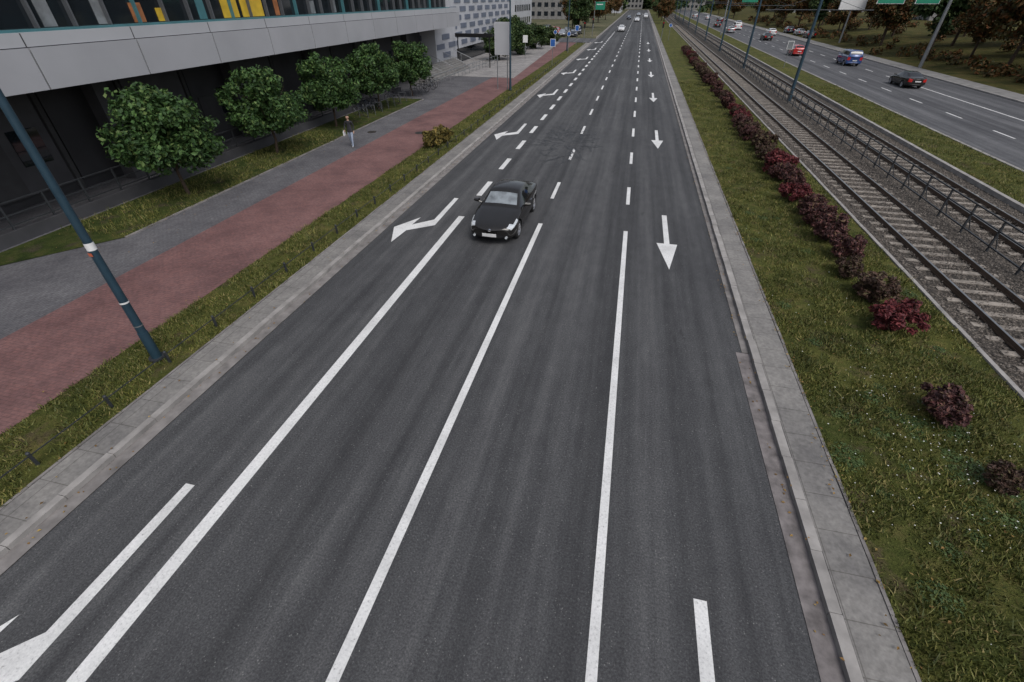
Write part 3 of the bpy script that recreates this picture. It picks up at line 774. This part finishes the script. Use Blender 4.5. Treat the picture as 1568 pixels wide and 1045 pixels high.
# ------------------------------------------------------------------ pedestrian
def person(loc,rz):
    e=empty('pedestrian',loc,rz)
    J=[((0,0,.95),.135,.105),((0,.01,1.15),.125,.095),((0,0,1.38),.155,.10),((0,0,1.50),.06,.06),((0,-.01,1.58),.055,.06),
       ((.10,0,.90),.10,.10),((.11,-.14,.50),.062,.065),((.11,-.20,.10),.042,.045),((.115,-.33,.05),.04,.03),
       ((-.10,0,.90),.10,.10),((-.11,.10,.50),.062,.065),((-.11,.26,.12),.042,.045),((-.115,.16,.05),.04,.03),
       ((.20,0,1.42),.058,.058),((.25,.06,1.15),.043,.045),((.25,-.06,.92),.03,.032),
       ((-.20,0,1.42),.058,.058),((-.26,-.04,1.15),.043,.045),((-.22,-.22,1.02),.03,.032)]
    E=[(0,1),(1,2),(2,3),(3,4),(0,5),(5,6),(6,7),(7,8),(0,9),(9,10),(10,11),(11,12),(2,13),(13,14),(14,15),(2,16),(16,17),(17,18)]
    me=bpy.data.meshes.new('p'); me.from_pydata([j[0] for j in J],E,[]); o=put(me,'tmp')
    o.modifiers.new('k','SKIN')
    for i,j in enumerate(J): me.skin_vertices[0].data[i].radius=(j[1],j[2])
    me.skin_vertices[0].data[0].use_root=True
    s=o.modifiers.new('s','SUBSURF'); s.levels=2
    dg=bpy.context.evaluated_depsgraph_get(); r=bpy.data.meshes.new_from_object(o.evaluated_get(dg)); bpy.data.objects.remove(o)
    for k in('jacket','jeans','skin','shoe'): r.materials.append(M[k])
    for p in r.polygons:
        c=p.center
        p.material_index= 0 if c.z>.85 and c.z<1.50 else (2 if c.z>=1.50 else (3 if c.z<.10 else 1))
        if abs(c.x)>.19 and .85<c.z<1.0: p.material_index=2 if c.z<.95 else 0
        p.use_smooth=True
    put(r,'body',e)
    bm=bmesh.new(); bmesh.ops.create_uvsphere(bm,u_segments=20,v_segments=14,radius=.115)
    for v in bm.verts:
        v.co.x*=.78; v.co.z*=1.12
        if v.co.z<0: v.co.x*=1+v.co.z*1.6
        if v.co.y<-.06 and abs(v.co.x)<.02 and -.05<v.co.z<.01: v.co.y-=.022
        v.co+=Vector((0,-.015,1.68))
    h=bpy.data.meshes.new('head'); bm.to_mesh(h); bm.free(); h.materials.append(M['skin']); h.materials.append(M['hair'])
    for p in h.polygons:
        p.use_smooth=True; c=p.center
        if c.z>1.735 or (c.y>.01 and c.z>1.62): p.material_index=1
    put(h,'head',e)
    b=MB()
    for s in(-1,1):
        b.cyl((s*.035,-.118,1.69),(s*.035,-.108,1.69),.010,.012,'hair',8); b.cyl((s*.085,-.01,1.68),(s*.10,.0,1.68),.026,.02,'skin',8)
    b.cyl((-.02,-.115,1.628),(.02,-.115,1.628),.005,.005,'tail',5); b.obj('face_features',e)
    b=MB()
    for (hx,hy,hz) in((.25,-.07,.90),(-.22,-.235,1.0)):
        b.cyl((hx,hy,hz+.02),(hx,hy-.015,hz-.06),.026,.034,'skin',8)
        for q in range(4):
            l=(.065,.075,.07,.055)[q]; fx=hx+(q-1.5)*.018
            b.cyl((fx,hy-.015,hz-.055),(fx,hy-.03,hz-.055-l*.5),.009,.008,'skin',6); b.cyl((fx,hy-.03,hz-.055-l*.5),(fx,hy-.03+.012,hz-.055-l),.008,.006,'skin',6)
        b.cyl((hx+.03,hy-.01,hz-.01),(hx+.05,hy-.03,hz-.06),.011,.008,'skin',6)
    b.obj('hands',e)
    b=MB(); b.box(-.34,-.28,-.26,-.02,.68,.92,'white'); b.tube([(-.31,-.24,.92),(-.31,-.22,1.0),(-.31,-.05,.92)],.008,'white'); b.obj('shopping_bag',e)
M['jacket']=simple('jacket_dark',(.022,.022,.027),.9); M['jeans']=simple('jeans_pale',(.26,.31,.40),.9); M['skin']=simple('skin',(.42,.26,.19),.6,0,.08); M['hair']=simple('hair_dark',(.02,.014,.01),.7); M['shoe']=simple('shoe_light',(.35,.35,.35),.8)
person((-16.25,26.7,.11),0.15)

# ------------------------------------------------------------------ light, world, camera
el=math.radians(55); az=math.radians(140)
w=bpy.data.worlds.new('World'); scene.world=w; w.use_nodes=True; nt=w.node_tree
bg=nt.nodes['Background']; sky=nt.nodes.new('ShaderNodeTexSky'); sky.sky_type='NISHITA'; sky.sun_disc=False
sky.sun_elevation=el; sky.sun_rotation=az; sky.air_density=1.0; sky.dust_density=3.5; sky.ozone_density=1.0
hs=nt.nodes.new('ShaderNodeHueSaturation'); hs.inputs['Saturation'].default_value=.45
nt.links.new(sky.outputs['Color'],hs.inputs['Color']); nt.links.new(hs.outputs['Color'],bg.inputs['Color']); bg.inputs['Strength'].default_value=.15
ld=bpy.data.lights.new('sun','SUN'); ld.energy=1.15; ld.angle=math.radians(30); ld.color=(1,.98,.95)
lo=bpy.data.objects.new('sun',ld); COL.objects.link(lo)
s=Vector((math.sin(az)*math.cos(el),math.cos(az)*math.cos(el),math.sin(el))); lo.rotation_euler=(-s).to_track_quat('-Z','Y').to_euler(); lo.location=(0,0,60)
scene.view_settings.view_transform='Standard'; scene.view_settings.look='None'; scene.view_settings.exposure=0
cd=bpy.data.cameras.new('camera'); cd.sensor_width=36; cd.lens=16.0; cd.clip_end=3000; cd.clip_start=.05
co=bpy.data.objects.new('camera',cd); COL.objects.link(co); co.location=(0,0,7.5)
co.rotation_euler=(math.radians(90-37.1),0,math.radians(13.0)); scene.camera=co
